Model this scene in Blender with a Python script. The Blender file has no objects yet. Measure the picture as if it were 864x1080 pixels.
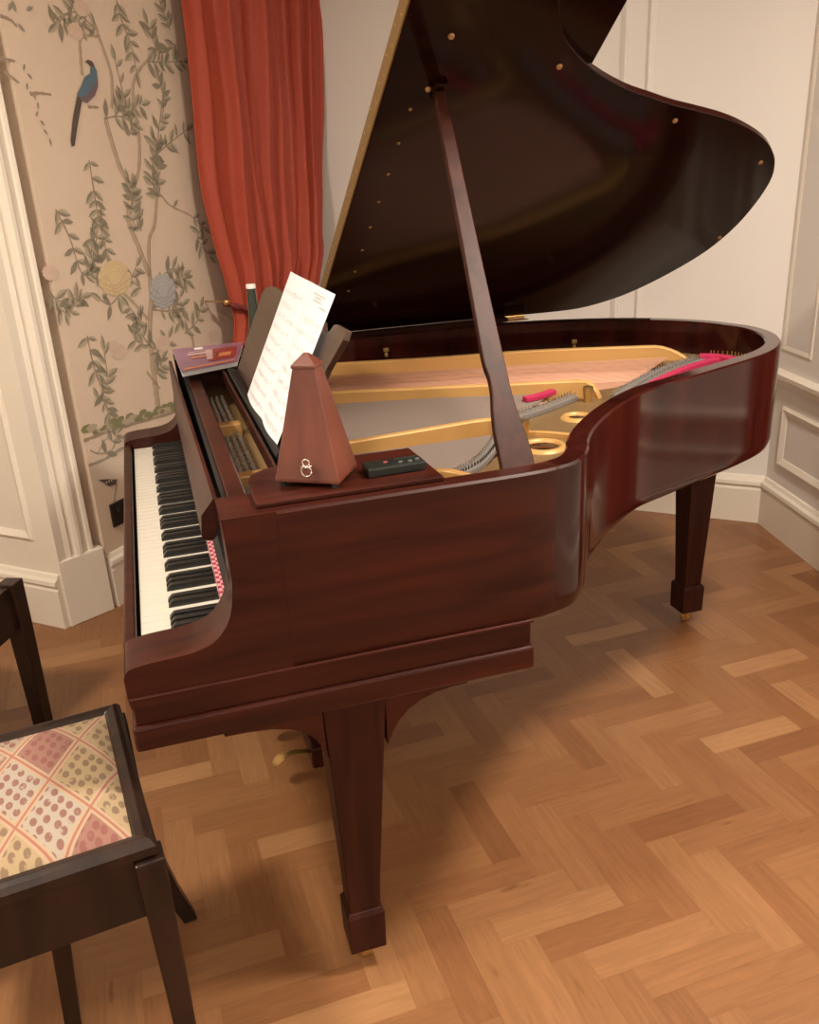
import bpy, bmesh, math, random
from mathutils import Vector, Matrix
random.seed(7)
C = bpy.context.scene.collection
PI = math.pi
R = math.radians

# ------------------------------------------------------------------ materials
def new_mat(name):
    m = bpy.data.materials.new(name); m.use_nodes = True
    nt = m.node_tree; b = nt.nodes['Principled BSDF']
    return m, nt, b
def N(nt, t, **kw):
    n = nt.nodes.new(t)
    for k, v in kw.items():
        if hasattr(n, k): setattr(n, k, v)
        else: n.inputs[k].default_value = v
    return n
def rgba(c): return (c[0], c[1], c[2], 1)
def plain(name, col, rough=.5, metal=0, coat=0, noise=.0, nscale=40, bump=0, spec=.5):
    m, nt, b = new_mat(name)
    b.inputs['Base Color'].default_value = rgba(col)
    b.inputs['Roughness'].default_value = rough
    b.inputs['Metallic'].default_value = metal
    b.inputs['Coat Weight'].default_value = coat
    b.inputs['Coat Roughness'].default_value = .08
    b.inputs['Specular IOR Level'].default_value = spec
    if noise or bump:
        tc = N(nt, 'ShaderNodeTexCoord'); nz = N(nt, 'ShaderNodeTexNoise')
        nz.inputs['Scale'].default_value = nscale; nz.inputs['Detail'].default_value = 5
        nt.links.new(tc.outputs['Object'], nz.inputs['Vector'])
        if noise:
            mx = N(nt, 'ShaderNodeMix', data_type='RGBA')
            mx.inputs[6].default_value = rgba([c * (1 - noise) for c in col])
            mx.inputs[7].default_value = rgba([min(1, c * (1 + noise)) for c in col])
            nt.links.new(nz.outputs['Fac'], mx.inputs[0]); nt.links.new(mx.outputs[2], b.inputs['Base Color'])
        if bump:
            bp = N(nt, 'ShaderNodeBump'); bp.inputs['Strength'].default_value = bump; bp.inputs['Distance'].default_value = .01
            nt.links.new(nz.outputs['Fac'], bp.inputs['Height']); nt.links.new(bp.outputs['Normal'], b.inputs['Normal'])
    return m
def wood(name, dark, light, scale=(3, 60, 60), rough=.3, coat=.6, coat_rough=.06, spec=.5):
    m, nt, b = new_mat(name)
    tc = N(nt, 'ShaderNodeTexCoord'); mp = N(nt, 'ShaderNodeMapping')
    mp.inputs['Scale'].default_value = scale
    nz = N(nt, 'ShaderNodeTexNoise'); nz.inputs['Scale'].default_value = 1.0; nz.inputs['Detail'].default_value = 6
    nz.inputs['Distortion'].default_value = .6
    cr = N(nt, 'ShaderNodeValToRGB')
    cr.color_ramp.elements[0].position = .32; cr.color_ramp.elements[0].color = rgba(dark)
    cr.color_ramp.elements[1].position = .68; cr.color_ramp.elements[1].color = rgba(light)
    nt.links.new(tc.outputs['Object'], mp.inputs['Vector']); nt.links.new(mp.outputs['Vector'], nz.inputs['Vector'])
    nt.links.new(nz.outputs['Fac'], cr.inputs['Fac']); nt.links.new(cr.outputs['Color'], b.inputs['Base Color'])
    b.inputs['Roughness'].default_value = rough
    b.inputs['Coat Weight'].default_value = coat; b.inputs['Coat Roughness'].default_value = coat_rough
    b.inputs['Specular IOR Level'].default_value = spec
    return m

MAHOG = wood('mahogany', (.022, .0046, .0028), (.056, .0112, .0060), (2.5, 40, 26), rough=.38, coat=.10, coat_rough=.12, spec=.22)
MAHOG_V = wood('mahogany_upright', (.022, .0055, .0032), (.048, .0125, .0068), (40, 40, 3), rough=.46, coat=.0, coat_rough=.2, spec=.18)
RIMWOOD = wood('mahogany_rim', (.017, .0033, .0026), (.042, .0072, .0048), (16, 16, 1.5), rough=.12, coat=.0, coat_rough=.03, spec=.34)
RIMTOP = wood('mahogany_edge', (.016, .0045, .003), (.03, .008, .005), (2.5, 30, 30), rough=.6, coat=0, spec=.08)
LIDWOOD = wood('mahogany_lid', (.0085, .0024, .0017), (.015, .0036, .0024), (2.5, 30, 30), rough=.12, coat=.0, coat_rough=.05, spec=.16)
DESKWOOD = wood('desk_reflection_brown', (.045, .024, .015), (.075, .040, .025), (30, 3, 30), rough=.35, coat=.2, coat_rough=.15)  # lighter brown stands in for the sheen reflected by the desk
METRO = wood('metronome_wood', (.10, .026, .016), (.16, .044, .026), (30, 30, 8), rough=.38, coat=.25, coat_rough=.2)
STOOLWOOD = wood('dark_stained_wood', (.008, .004, .0028), (.028, .012, .0075), (20, 20, 4), rough=.38, coat=.12, coat_rough=.15, spec=.3)
IVORY = plain('key_white', (.80, .76, .66), .25, coat=.3)
EBONY = plain('key_black', (.014, .014, .013), .32)
GOLD = plain('gold_plate', (.54, .305, .10), .45, metal=.15, noise=.08, nscale=12)
BRONZE = plain('bronze_plate', (.22, .135, .06), .45, metal=.25, noise=.10, nscale=14)
BRASS = plain('brass', (.62, .42, .16), .3, metal=.9)
BUTTON = plain('tan_button', (.42, .25, .10), .5, metal=.3)
HINGE = plain('hinge_brass', (.30, .19, .07), .4, metal=.7, noise=.1, nscale=80)
STEEL = plain('steel', (.55, .53, .50), .3, metal=.9)
PINSTEEL = plain('pin_steel', (.42, .38, .33), .4, metal=.3)
NICKEL = plain('nickel', (.75, .73, .68), .18, metal=1)
STRING = plain('string_wire', (.17, .125, .10), .6, spec=.25)
COPPER = plain('wound_string', (.50, .27, .17), .45, metal=.4)
SPRUCE = wood('soundboard_spruce', (.66, .35, .25), (.74, .42, .31), (2, 50, 50), rough=.4, coat=.3)
GREYFELT = plain('grey_felt', (.17, .15, .135), .8, noise=.3, nscale=160)
REDFELT = plain('red_felt', (.42, .015, .07), .9, noise=.2, nscale=90)
BLACK = plain('matte_black', (.010, .009, .009), .6)
BLACKPL = plain('black_plastic', (.014, .018, .016), .38)
GREEN = plain('dark_green_glaze', (.014, .024, .018), .25, coat=.4)
WHITEPL = plain('white_cap', (.8, .78, .74), .4)
PAPER = plain('paper', (.84, .86, .90), .7)
INK = plain('printed_grey', (.74, .72, .71), .8)
INKD = plain('printed_dark_grey', (.55, .54, .54), .8)
PURPLE = plain('purple_cover', (.27, .13, .215), .35, coat=.3, noise=.3, nscale=14)
COVERRED = plain('cover_red', (.30, .035, .03), .35, coat=.3)
COVERPINK = plain('cover_pink', (.62, .40, .42), .35, coat=.3)
CURTAIN = plain('terracotta_silk', (.385, .062, .032), .6, noise=.12, nscale=60, bump=.05, spec=.3)
ROPE = plain('dark_red_cord', (.16, .02, .015), .6, noise=.5, nscale=200)
PAINT = plain('cream_paint', (.80, .73, .62), .5)
WALLPAINT = plain('wall_paint', (.76, .72, .67), .65)
SOCKET = plain('bronze_socket', (.020, .013, .008), .4, metal=.3)
CEIL = plain('ceiling_white', (.80, .77, .72), .8)

# wallpaper paints
WP = plain('wallpaper_ground', (.70, .56, .435), .75, noise=.04, nscale=3)
WP_LOW = plain('wallpaper_lower_ground', (.71, .60, .49), .75)
BRANCH = plain('painted_branch', (.50, .375, .26), .8)
BRANCHD = plain('painted_twig', (.34, .255, .185), .8)
LEAF1 = plain('painted_leaf_light', (.44, .375, .27), .8)
LEAF2 = plain('painted_leaf_dark', (.27, .235, .165), .8)
LEAF3 = plain('painted_leaf_grey', (.36, .32, .27), .8)
MOSS = plain('painted_moss', (.23, .225, .11), .8)
PETALY = plain('painted_petal_cream', (.70, .54, .31), .8)
PETALYD = plain('painted_petal_cream_edge', (.60, .44, .26), .8)
PETALB = plain('painted_petal_blue', (.46, .45, .44), .8)
PETALBD = plain('painted_petal_blue_edge', (.34, .34, .35), .8)
PETALP = plain('painted_petal_pink', (.66, .48, .37), .8)
BIRDB = plain('painted_bird_blue', (.10, .165, .22), .8)
BIRDP = plain('painted_bird_breast', (.17, .12, .13), .8)
BIRDT = plain('painted_bird_tail', (.10, .075, .06), .8)

def felt_check():
    m, nt, b = new_mat('red_white_tape')
    tc = N(nt, 'ShaderNodeTexCoord'); mp = N(nt, 'ShaderNodeMapping'); mp.inputs['Scale'].default_value = (142, 90, 20)
    ck = N(nt, 'ShaderNodeTexChecker'); ck.inputs['Scale'].default_value = 1
    ck.inputs['Color1'].default_value = (.45, .02, .07, 1); ck.inputs['Color2'].default_value = (.75, .45, .45, 1)
    nt.links.new(tc.outputs['Object'], mp.inputs['Vector']); nt.links.new(mp.outputs['Vector'], ck.inputs['Vector'])
    nt.links.new(ck.outputs['Color'], b.inputs['Base Color']); b.inputs['Roughness'].default_value = .9
    return m
TAPE = felt_check()

def floor_mat():
    m, nt, b = new_mat('oak_parquet')
    at = N(nt, 'ShaderNodeAttribute'); at.attribute_name = 'tone'
    uv = N(nt, 'ShaderNodeUVMap'); uv.uv_map = 'UVMap'
    mp = N(nt, 'ShaderNodeMapping'); mp.inputs['Scale'].default_value = (7, 85, 1)
    nz = N(nt, 'ShaderNodeTexNoise'); nz.inputs['Scale'].default_value = 1; nz.inputs['Detail'].default_value = 6; nz.inputs['Distortion'].default_value = 1.2
    nt.links.new(uv.outputs['UV'], mp.inputs['Vector']); nt.links.new(mp.outputs['Vector'], nz.inputs['Vector'])
    # knots
    mpk = N(nt, 'ShaderNodeMapping'); mpk.inputs['Scale'].default_value = (5, 16, 1)
    nk = N(nt, 'ShaderNodeTexNoise'); nk.inputs['Scale'].default_value = 1.3; nk.inputs['Detail'].default_value = 3
    nt.links.new(uv.outputs['UV'], mpk.inputs['Vector']); nt.links.new(mpk.outputs['Vector'], nk.inputs['Vector'])
    rk = N(nt, 'ShaderNodeValToRGB'); rk.color_ramp.elements[0].position = .70; rk.color_ramp.elements[1].position = .83
    rk.color_ramp.elements[0].color = (1, 1, 1, 1); rk.color_ramp.elements[1].color = (.42, .33, .28, 1)
    nt.links.new(nk.outputs['Fac'], rk.inputs['Fac'])
    cr = N(nt, 'ShaderNodeValToRGB'); e = cr.color_ramp.elements
    e[0].position = 0; e[0].color = (.195, .080, .031, 1)
    e[1].position = 1; e[1].color = (.355, .182, .079, 1)
    for p, c in ((.35, (.242, .106, .042, 1)), (.6, (.265, .121, .049, 1)), (.85, (.292, .139, .059, 1))):
        x = e.new(p); x.color = c
    nt.links.new(at.outputs['Fac'], cr.inputs['Fac'])
    mr = N(nt, 'ShaderNodeMapRange'); mr.inputs[1].default_value = .25; mr.inputs[2].default_value = .75; mr.inputs[3].default_value = .84; mr.inputs[4].default_value = 1.12
    nt.links.new(nz.outputs['Fac'], mr.inputs[0])
    mx = N(nt, 'ShaderNodeMix', data_type='RGBA', blend_type='MULTIPLY'); mx.inputs[0].default_value = 1
    nt.links.new(cr.outputs['Color'], mx.inputs[6]); nt.links.new(mr.outputs[0], mx.inputs[7])
    mx2 = N(nt, 'ShaderNodeMix', data_type='RGBA', blend_type='MULTIPLY'); mx2.inputs[0].default_value = 1
    nt.links.new(mx.outputs[2], mx2.inputs[6]); nt.links.new(rk.outputs['Color'], mx2.inputs[7])
    nt.links.new(mx2.outputs[2], b.inputs['Base Color'])
    b.inputs['Roughness'].default_value = .36; b.inputs['Specular IOR Level'].default_value = .4
    return m
FLOOR = floor_mat()
GAP = plain('parquet_joint', (.16, .075, .03), .8)

def patchwork():
    m, nt, b = new_mat('patchwork_fabric')
    L = nt.links.new
    tc = N(nt, 'ShaderNodeTexCoord'); mp = N(nt, 'ShaderNodeMapping')
    mp.inputs['Location'].default_value = (.312, .312, 0); mp.inputs['Rotation'].default_value = (0, 0, R(45)); mp.inputs['Scale'].default_value = (1 / .0771, 1 / .1386, 1)
    L(tc.outputs['Object'], mp.inputs['Vector'])
    fl = N(nt, 'ShaderNodeVectorMath', operation='FLOOR'); fr = N(nt, 'ShaderNodeVectorMath', operation='FRACTION')
    L(mp.outputs['Vector'], fl.inputs[0]); L(mp.outputs['Vector'], fr.inputs[0])
    wn = N(nt, 'ShaderNodeTexWhiteNoise', noise_dimensions='2D'); L(fl.outputs[0], wn.inputs['Vector'])
    cr = N(nt, 'ShaderNodeValToRGB'); cr.color_ramp.interpolation = 'CONSTANT'; e = cr.color_ramp.elements
    cols = [(00.242, 00.121, 00.094), (00.278, 00.218, 00.157), (00.218, 00.130, 00.085), (00.321, 00.236, 00.133), (00.121, 00.076, 00.045), (00.321, 00.272, 00.218)]
    e[0].position = 0; e[0].color = rgba(cols[0]); e[1].position = 1 / 6; e[1].color = rgba(cols[1])
    for i in range(2, 6): x = e.new(i / 6); x.color = rgba(cols[i])
    L(wn.outputs['Value'], cr.inputs['Fac'])
    # motif colours
    cr2 = N(nt, 'ShaderNodeValToRGB'); cr2.color_ramp.interpolation = 'CONSTANT'; e = cr2.color_ramp.elements
    c2 = [(00.198, 00.073, 00.060), (00.172, 00.060, 00.047), (00.330, 00.238, 00.179), (00.165, 00.106, 00.066), (00.370, 00.323, 00.244), (00.185, 00.079, 00.062)]
    e[0].position = 0; e[0].color = rgba(c2[0]); e[1].position = 1 / 6; e[1].color = rgba(c2[1])
    for i in range(2, 6): x = e.new(i / 6); x.color = rgba(c2[i])
    L(wn.outputs['Value'], cr2.inputs['Fac'])
    # dots inside a patch
    vs = N(nt, 'ShaderNodeTexVoronoi', feature='F1', voronoi_dimensions='2D'); vs.inputs['Scale'].default_value = 5.0; vs.inputs['Randomness'].default_value = .3
    L(mp.outputs['Vector'], vs.inputs['Vector'])
    st = N(nt, 'ShaderNodeMapRange'); st.inputs[1].default_value = .32; st.inputs[2].default_value = .38; st.inputs[3].default_value = .9; st.inputs[4].default_value = 0
    L(vs.outputs['Distance'], st.inputs[0])
    nz = N(nt, 'ShaderNodeTexNoise'); nz.inputs['Scale'].default_value = 9; L(mp.outputs['Vector'], nz.inputs['Vector'])
    ml = N(nt, 'ShaderNodeMath', operation='MULTIPLY'); L(st.outputs[0], ml.inputs[0])
    gt = N(nt, 'ShaderNodeMapRange'); gt.inputs[1].default_value = .30; gt.inputs[2].default_value = .42; L(nz.outputs['Fac'], gt.inputs[0])
    L(gt.outputs[0], ml.inputs[1])
    m1 = N(nt, 'ShaderNodeMix', data_type='RGBA'); L(ml.outputs[0], m1.inputs[0]); L(cr.outputs['Color'], m1.inputs[6]); L(cr2.outputs['Color'], m1.inputs[7])
    # borders
    sp = N(nt, 'ShaderNodeSeparateXYZ'); L(fr.outputs[0], sp.inputs[0])
    def absd(o):
        a = N(nt, 'ShaderNodeMath', operation='SUBTRACT'); a.inputs[1].default_value = .5; L(o, a.inputs[0])
        c = N(nt, 'ShaderNodeMath', operation='ABSOLUTE'); L(a.outputs[0], c.inputs[0]); return c.outputs[0]
    mxm = N(nt, 'ShaderNodeMath', operation='MAXIMUM'); L(absd(sp.outputs[0]), mxm.inputs[0]); L(absd(sp.outputs[1]), mxm.inputs[1])
    bd = N(nt, 'ShaderNodeMath', operation='GREATER_THAN'); bd.inputs[1].default_value = .43; L(mxm.outputs[0], bd.inputs[0])
    m2 = N(nt, 'ShaderNodeMix', data_type='RGBA'); L(bd.outputs[0], m2.inputs[0]); L(m1.outputs[2], m2.inputs[6]); m2.inputs[7].default_value = (.36, .265, .175, 1)
    bd2 = N(nt, 'ShaderNodeMath', operation='GREATER_THAN'); bd2.inputs[1].default_value = .478; L(mxm.outputs[0], bd2.inputs[0])
    m3 = N(nt, 'ShaderNodeMix', data_type='RGBA'); L(bd2.outputs[0], m3.inputs[0]); L(m2.outputs[2], m3.inputs[6]); m3.inputs[7].default_value = (.30, .12, .085, 1)
    L(m3.outputs[2], b.inputs['Base Color']); b.inputs['Roughness'].default_value = .85
    w = N(nt, 'ShaderNodeTexNoise'); w.inputs['Scale'].default_value = 300; L(tc.outputs['Object'], w.inputs['Vector'])
    bp = N(nt, 'ShaderNodeBump'); bp.inputs['Strength'].default_value = .25; bp.inputs['Distance'].default_value = .002
    L(w.outputs['Fac'], bp.inputs['Height']); L(bp.outputs['Normal'], b.inputs['Normal'])
    return m
PATCH = patchwork()

# ------------------------------------------------------------------ helpers
def obj(name, bm, m, parent=None, smooth=False, bevel=0, loc=None):
    me = bpy.data.meshes.new(name)
    bmesh.ops.recalc_face_normals(bm, faces=bm.faces[:])
    bm.to_mesh(me); bm.free()
    for x in (m if isinstance(m, (list, tuple)) else [m]): me.materials.append(x)
    o = bpy.data.objects.new(name, me); C.objects.link(o)
    if smooth:
        for p in me.polygons: p.use_smooth = True
        if smooth != 'all':
            me.set_sharp_from_angle(angle=R(35))
    if bevel:
        md = o.modifiers.new('bevel', 'BEVEL'); md.width = bevel; md.segments = 2; md.limit_method = 'ANGLE'; md.angle_limit = R(40)
    if loc is not None: o.location = loc
    if parent is not None:
        o.parent = parent
        if loc is None:
            # geometry was written in world coordinates: cancel the parents' offsets
            p = parent; off = Vector((0, 0, 0))
            while p is not None:
                off += p.location; p = p.parent
            o.location = -off
    return o
def tag(o, label, cat, group=None, kind=None):
    o['label'] = label; o['category'] = cat
    if group: o['group'] = group
    if kind: o['kind'] = kind
    return o
def thing(name, label, cat, loc=(0, 0, 0), rz=0, group=None):
    o = bpy.data.objects.new(name, None); C.objects.link(o); o.empty_display_size = .1
    o.location = loc; o.rotation_euler = (0, 0, rz)
    return tag(o, label, cat, group)
def struct(name, bm, m, **k):
    o = obj(name, bm, m, **k); o['kind'] = 'structure'; return o
def B(): return bmesh.new()
def box(bm, x0, x1, y0, y1, z0, z1, M=None, mi=0):
    vs = [bm.verts.new((x, y, z)) for x in (x0, x1) for y in (y0, y1) for z in (z0, z1)]
    if M is not None:
        for v in vs: v.co = M @ v.co
    fs = [(0, 1, 3, 2), (4, 6, 7, 5), (0, 4, 5, 1), (2, 3, 7, 6), (0, 2, 6, 4), (1, 5, 7, 3)]
    for f in fs:
        q = bm.faces.new([vs[i] for i in f]); q.material_index = mi
    return vs
def loft(bm, secs, closed=True, cap=True, mi=0):
    rings = [[bm.verts.new(p) for p in s] for s in secs]
    n = len(rings[0])
    for a, b in zip(rings[:-1], rings[1:]):
        for i in range(n if closed else n - 1):
            j = (i + 1) % n
            f = bm.faces.new((a[i], a[j], b[j], b[i])); f.material_index = mi
    if cap and closed:
        for r in (rings[0], rings[-1]):
            f = bm.faces.new(r); f.material_index = mi
    return rings
def prism(bm, pts, lo, hi, axis='z', mi=0):
    def P(a, b, c):
        return {'z': (a, b, c), 'y': (a, c, b), 'x': (c, a, b)}[axis]
    loft(bm, [[P(a, b, lo) for a, b in pts], [P(a, b, hi) for a, b in pts]], mi=mi)
def tube(bm, pts, r, n=8, mi=0):
    pts = [Vector(p) for p in pts]; secs = []
    rs = r if isinstance(r, (list, tuple)) else [r] * len(pts)
    up = None
    for i, p in enumerate(pts):
        t = (pts[min(i + 1, len(pts) - 1)] - pts[max(i - 1, 0)]).normalized()
        if up is None:
            up = Vector((0, 0, 1)) if abs(t.z) < .9 else Vector((1, 0, 0))
        s = t.cross(up).normalized(); u = s.cross(t).normalized(); up = u
        secs.append([p + (s * math.cos(a) + u * math.sin(a)) * rs[i] for a in [2 * PI * k / n for k in range(n)]])
    loft(bm, secs, mi=mi)
def lathe(bm, prof, cx, cy, n=24, z0=0):
    loft(bm, [[(cx + r * math.cos(2 * PI * k / n), cy + r * math.sin(2 * PI * k / n), z0 + z) for k in range(n)] for r, z in prof])
def smooth_line(pts, step=6):
    out = []
    n = len(pts)
    for i in range(n - 1):
        p0 = pts[max(i - 1, 0)]; p1 = pts[i]; p2 = pts[i + 1]; p3 = pts[min(i + 2, n - 1)]
        for k in range(step):
            t = k / step
            out.append(tuple(.5 * ((2 * p1[d]) + (-p0[d] + p2[d]) * t + (2 * p0[d] - 5 * p1[d] + 4 * p2[d] - p3[d]) * t * t + (-p0[d] + 3 * p1[d] - 3 * p2[d] + p3[d]) * t ** 3) for d in range(len(p1))))
    out.append(tuple(pts[-1])); return out
def offset(pts, d):
    out = []
    for i, p in enumerate(pts):
        a = pts[max(i - 1, 0)]; b = pts[min(i + 1, len(pts) - 1)]
        t = Vector((b[0] - a[0], b[1] - a[1])).normalized()
        out.append((p[0] - t.y * d, p[1] + t.x * d))
    return out
def holed(name, outer, holes, z0, z1, m, parent):
    cu = bpy.data.curves.new(name, 'CURVE'); cu.dimensions = '2D'; cu.fill_mode = 'BOTH'; cu.extrude = (z1 - z0) / 2
    for pts in [outer] + holes:
        s = cu.splines.new('POLY'); s.points.add(len(pts) - 1); s.use_cyclic_u = True
        for q, (x, y) in zip(s.points, pts): q.co = (x, y, 0, 1)
    t = bpy.data.objects.new(name + '_tmp', cu); C.objects.link(t)
    bpy.context.view_layer.update()
    me = bpy.data.meshes.new_from_object(t.evaluated_get(bpy.context.evaluated_depsgraph_get()))
    bpy.data.objects.remove(t); bpy.data.curves.remove(cu)
    bm = B(); bm.from_mesh(me); bpy.data.meshes.remove(me)
    for v in bm.verts: v.co.z += (z0 + z1) / 2
    bmesh.ops.remove_doubles(bm, verts=bm.verts[:], dist=1e-5)
    return obj(name, bm, m, parent)

# ------------------------------------------------------------------ the room
e1 = Vector((.6587, .7524, 0)); bd = Vector((.7524, -.6587, 0))     # along the papered wall / along the back wall
W0 = Vector((-.152, 1.861, 0)); B1 = Vector((2.485, 1.59, 0)); CORNER = W0 + e1 * 1.533
R0 = Vector((-.297, 1.741, 0)); P1 = Vector((-.151, 1.828, 0))
rd = Vector((-.204, -.979, 0))
H = 2.75
def wallM(o, d):
    "frame whose x runs along the wall, y out of it into the room side given by left normal, z up"
    n = Vector((-d.y, d.x, 0))
    return Matrix(((d.x, n.x, 0, o.x), (d.y, n.y, 0, o.y), (0, 0, 1, 0), (0, 0, 0, 1)))
# floor : herringbone blocks 280 x 70 mm in one mesh
bm = B(); uvl = bm.loops.layers.uv.new('UVMap'); tone = bm.verts.layers.float.new('tone')
w, L = .0695, .278; ox, oy = .684, -.102; rot = R(1.6)
gapw = .0002
def block(x, y, lx, ly, along_x):
    t = min(1, max(0, random.gauss(.5, .24))); vs = []
    for a, b_ in ((x + gapw, y + gapw), (x + lx - gapw, y + gapw), (x + lx - gapw, y + ly - gapw), (x + gapw, y + ly - gapw)):
        dx, dy = a - ox, b_ - oy
        v = bm.verts.new((ox + dx * math.cos(rot) - dy * math.sin(rot), oy + dx * math.sin(rot) + dy * math.cos(rot), 0)); v[tone] = t; vs.append(v)
    f = bm.faces.new(vs)
    r1, r2 = random.random() * 60, random.random() * 60
    cc = [(0, 0), (lx, 0), (lx, ly), (0, ly)]
    for lo, (a, b_) in zip(f.loops, cc):
        lo[uvl].uv = (a + r1, b_ + r2) if along_x else (b_ + r1, a + r2)
for i in range(-60, 61):
    for j in range(-18, 19):
        x = ox - i * w + j * L; y = oy + i * w + j * L
        if -3.2 < x < 3.2 and -4.8 < y < 3.7:
            block(x, y, L, w, True)
            block(x + L, y, w, L, False)
fs = bm.faces.new([bm.verts.new((x, y, -.0015)) for x, y in ((-3.6, -5.2), (3.6, -5.2), (3.6, 4), (-3.6, 4))]); fs.material_index = 1
fs2 = bm.faces.new([bm.verts.new((x, y, -.06)) for x, y in ((-3.6, 4), (3.6, 4), (3.6, -5.2), (-3.6, -5.2))]); fs2.material_index = 1
struct('floor', bm, [FLOOR, GAP])
bm = B(); box(bm, -3.6, 3.6, -5.2, 4, H, H + .08); struct('ceiling', bm, CEIL)

# papered wall, with its painted decoration
bm = B(); M = wallM(W0, e1)
box(bm, 0, 1.62, 0, .12, 0, H, M)
TH = .0012
def quadpts(pts, mi, dep=TH):
    vs = [bm.verts.new(M @ Vector((s, -dep, z))) for s, z in pts]
    try:
        f = bm.faces.new(vs); f.material_index = mi
    except ValueError: pass
MATS = [WP, WP_LOW, BRANCH, BRANCHD, LEAF1, LEAF2, LEAF3, MOSS, PETALY, PETALYD, PETALB, PETALBD, PETALP, BIRDB, BIRDP, BIRDT]
def stroke(pts, w0, w1, mi, dep=TH):
    pts = smooth_line(pts, 5)
    n = len(pts); Lf = []; Rt = []
    for i, p in enumerate(pts):
        a = pts[max(i - 1, 0)]; b_ = pts[min(i + 1, n - 1)]
        t = Vector((b_[0] - a[0], b_[1] - a[1])).normalized(); ww = (w0 + (w1 - w0) * i / (n - 1)) / 2 * (1 + .25 * math.sin(i * 2.3))
        Lf.append((p[0] - t.y * ww, p[1] + t.x * ww)); Rt.append((p[0] + t.y * ww, p[1] - t.x * ww))
    for i in range(n - 1): quadpts([Lf[i], Lf[i + 1], Rt[i + 1], Rt[i]], mi, dep)
    return pts
def leaf(s, z, ang, ln, mi=4):
    c, d = math.cos(ang), math.sin(ang)
    def q(a, b_): return (s + (a * c - b_ * d) * ln, z + (a * d + b_ * c) * ln)
    up = [(0, 0), (.25, .17), (.55, .22), (.82, .12), (1.05, .02)]
    dn = [(.82, -.10), (.55, -.17), (.25, -.13)]
    mid = [(.75, .0), (.5, .02), (.25, .01)]
    quadpts([q(*p) for p in up + mid], mi, TH * 1.6)
    quadpts([q(*p) for p in [(0, 0)] + mid[::-1] + [(1.05, .02)] + dn], mi + 1 if mi == 4 else 5, TH * 1.7)

trunks = [
 ([(0.4,0.645),(0.4,0.70),(0.403,0.766),(0.415,0.928),(0.463,1.11),(0.436,1.226),(0.404,1.311),(0.399,1.358),(0.435,1.396),(0.436,1.442),(0.395,1.521),(0.371,1.622),(0.364,1.671)], .026, .012),
 ([(0.465,1.138),(0.491,1.263),(0.534,1.315),(0.565,1.396),(0.586,1.437)], .018, .012),
 ([(0.443,1.429),(0.494,1.507),(0.517,1.585),(0.524,1.675),(0.522,1.751),(0.545,1.803),(0.61,1.857),(0.695,1.895),(0.805,1.934)], .016, .010),
 ([(0.405,1.703),(0.428,1.795),(0.42,1.854),(0.398,1.917),(0.376,1.972),(0.297,2.007)], .012, .009),
 ([(0.399,1.921),(0.315,1.909),(0.298,1.856),(0.29,1.798)], .010, .013),
 ([(0.551,0.995),(0.652,0.901),(0.661,0.828)], .012, .016),
 ([(0.422,0.986),(0.362,1.053),(0.311,1.102)], .014, .009),
 ([(0.425,0.722),(0.367,0.804)], .010, .008),
 ([(0.584,1.43),(0.641,1.379),(0.751,1.337),(0.829,1.287)], .009, .006)]
for p, a, b_ in trunks:
    stroke(p, a, b_, 2)
    stroke([(x + a * .42, y) for x, y in p], a * .22, b_ * .22, 3, TH * 1.4)
twigs = [([(0.623,1.864),(0.71,1.868),(0.832,1.88)], 1), ([(0.578,1.545),(0.666,1.586),(0.797,1.642)], 1),
 ([(0.573,1.41),(0.565,1.492),(0.631,1.626),(0.689,1.759)], 1), ([(0.256,1.542),(0.254,1.424),(0.254,1.348),(0.266,1.243)], 1),
 ([(0.069,1.396),(0.106,1.308),(0.13,1.192),(0.175,1.186)], 1), ([(0.104,0.985),(0.11,0.874),(0.133,0.756),(0.138,0.697)], 1),
 ([(-0.02,1.149),(0.012,1.115),(0.11,1.114)], 1), ([(0.514,2.04),(0.526,1.971),(0.552,1.914),(0.562,1.828)], 1),
 ([(0.46,1.09),(0.56,1.10),(0.66,1.12)], 1), ([(0.45,1.02),(0.56,1.0),(0.62,1.04)], 1), ([(0.42,0.88),(0.38,0.93),(0.36,0.97)], 1),
 ([(0.425,0.80),(0.47,0.84),(0.52,0.90)], 1), ([(0.30,1.10),(0.24,1.07),(0.20,1.09)], 1), ([(0.46,1.30),(0.44,1.37),(0.43,1.46)], 1),
 ([(0.805,1.93),(0.70,1.90),(0.66,1.98)], 1), ([(0.39,1.94),(0.30,1.98),(0.22,1.94)], 1), ([(0.42,1.70),(0.47,1.74),(0.46,1.85)], 1),
 ([(0.36,1.67),(0.44,1.68),(0.50,1.66)], 1), ([(0.16,1.19),(0.21,1.26),(0.25,1.34)], 1), ([(0.10,0.76),(0.16,0.82),(0.17,0.92)], 1), ([(0.829,1.287),(0.78,1.25),(0.84,1.18)], 1),
 ([(0.551,1.43),(0.60,1.50),(0.60,1.60)], 1), ([(0.62,0.90),(0.70,0.93),(0.74,0.98)], 1)]
twigs += [([(0.297,2.007),(0.26,2.10),(0.33,2.22),(0.30,2.36),(0.36,2.50)], 1), ([(0.514,2.04),(0.55,2.16),(0.50,2.30),(0.56,2.44)], 1), ([(0.78,1.98),(0.74,2.10),(0.80,2.25)], 1), ([(0.33,2.22),(0.42,2.27),(0.46,2.36)], 1), ([(0.03,2.02),(0.09,2.12),(0.06,2.26)], 1)]
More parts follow.
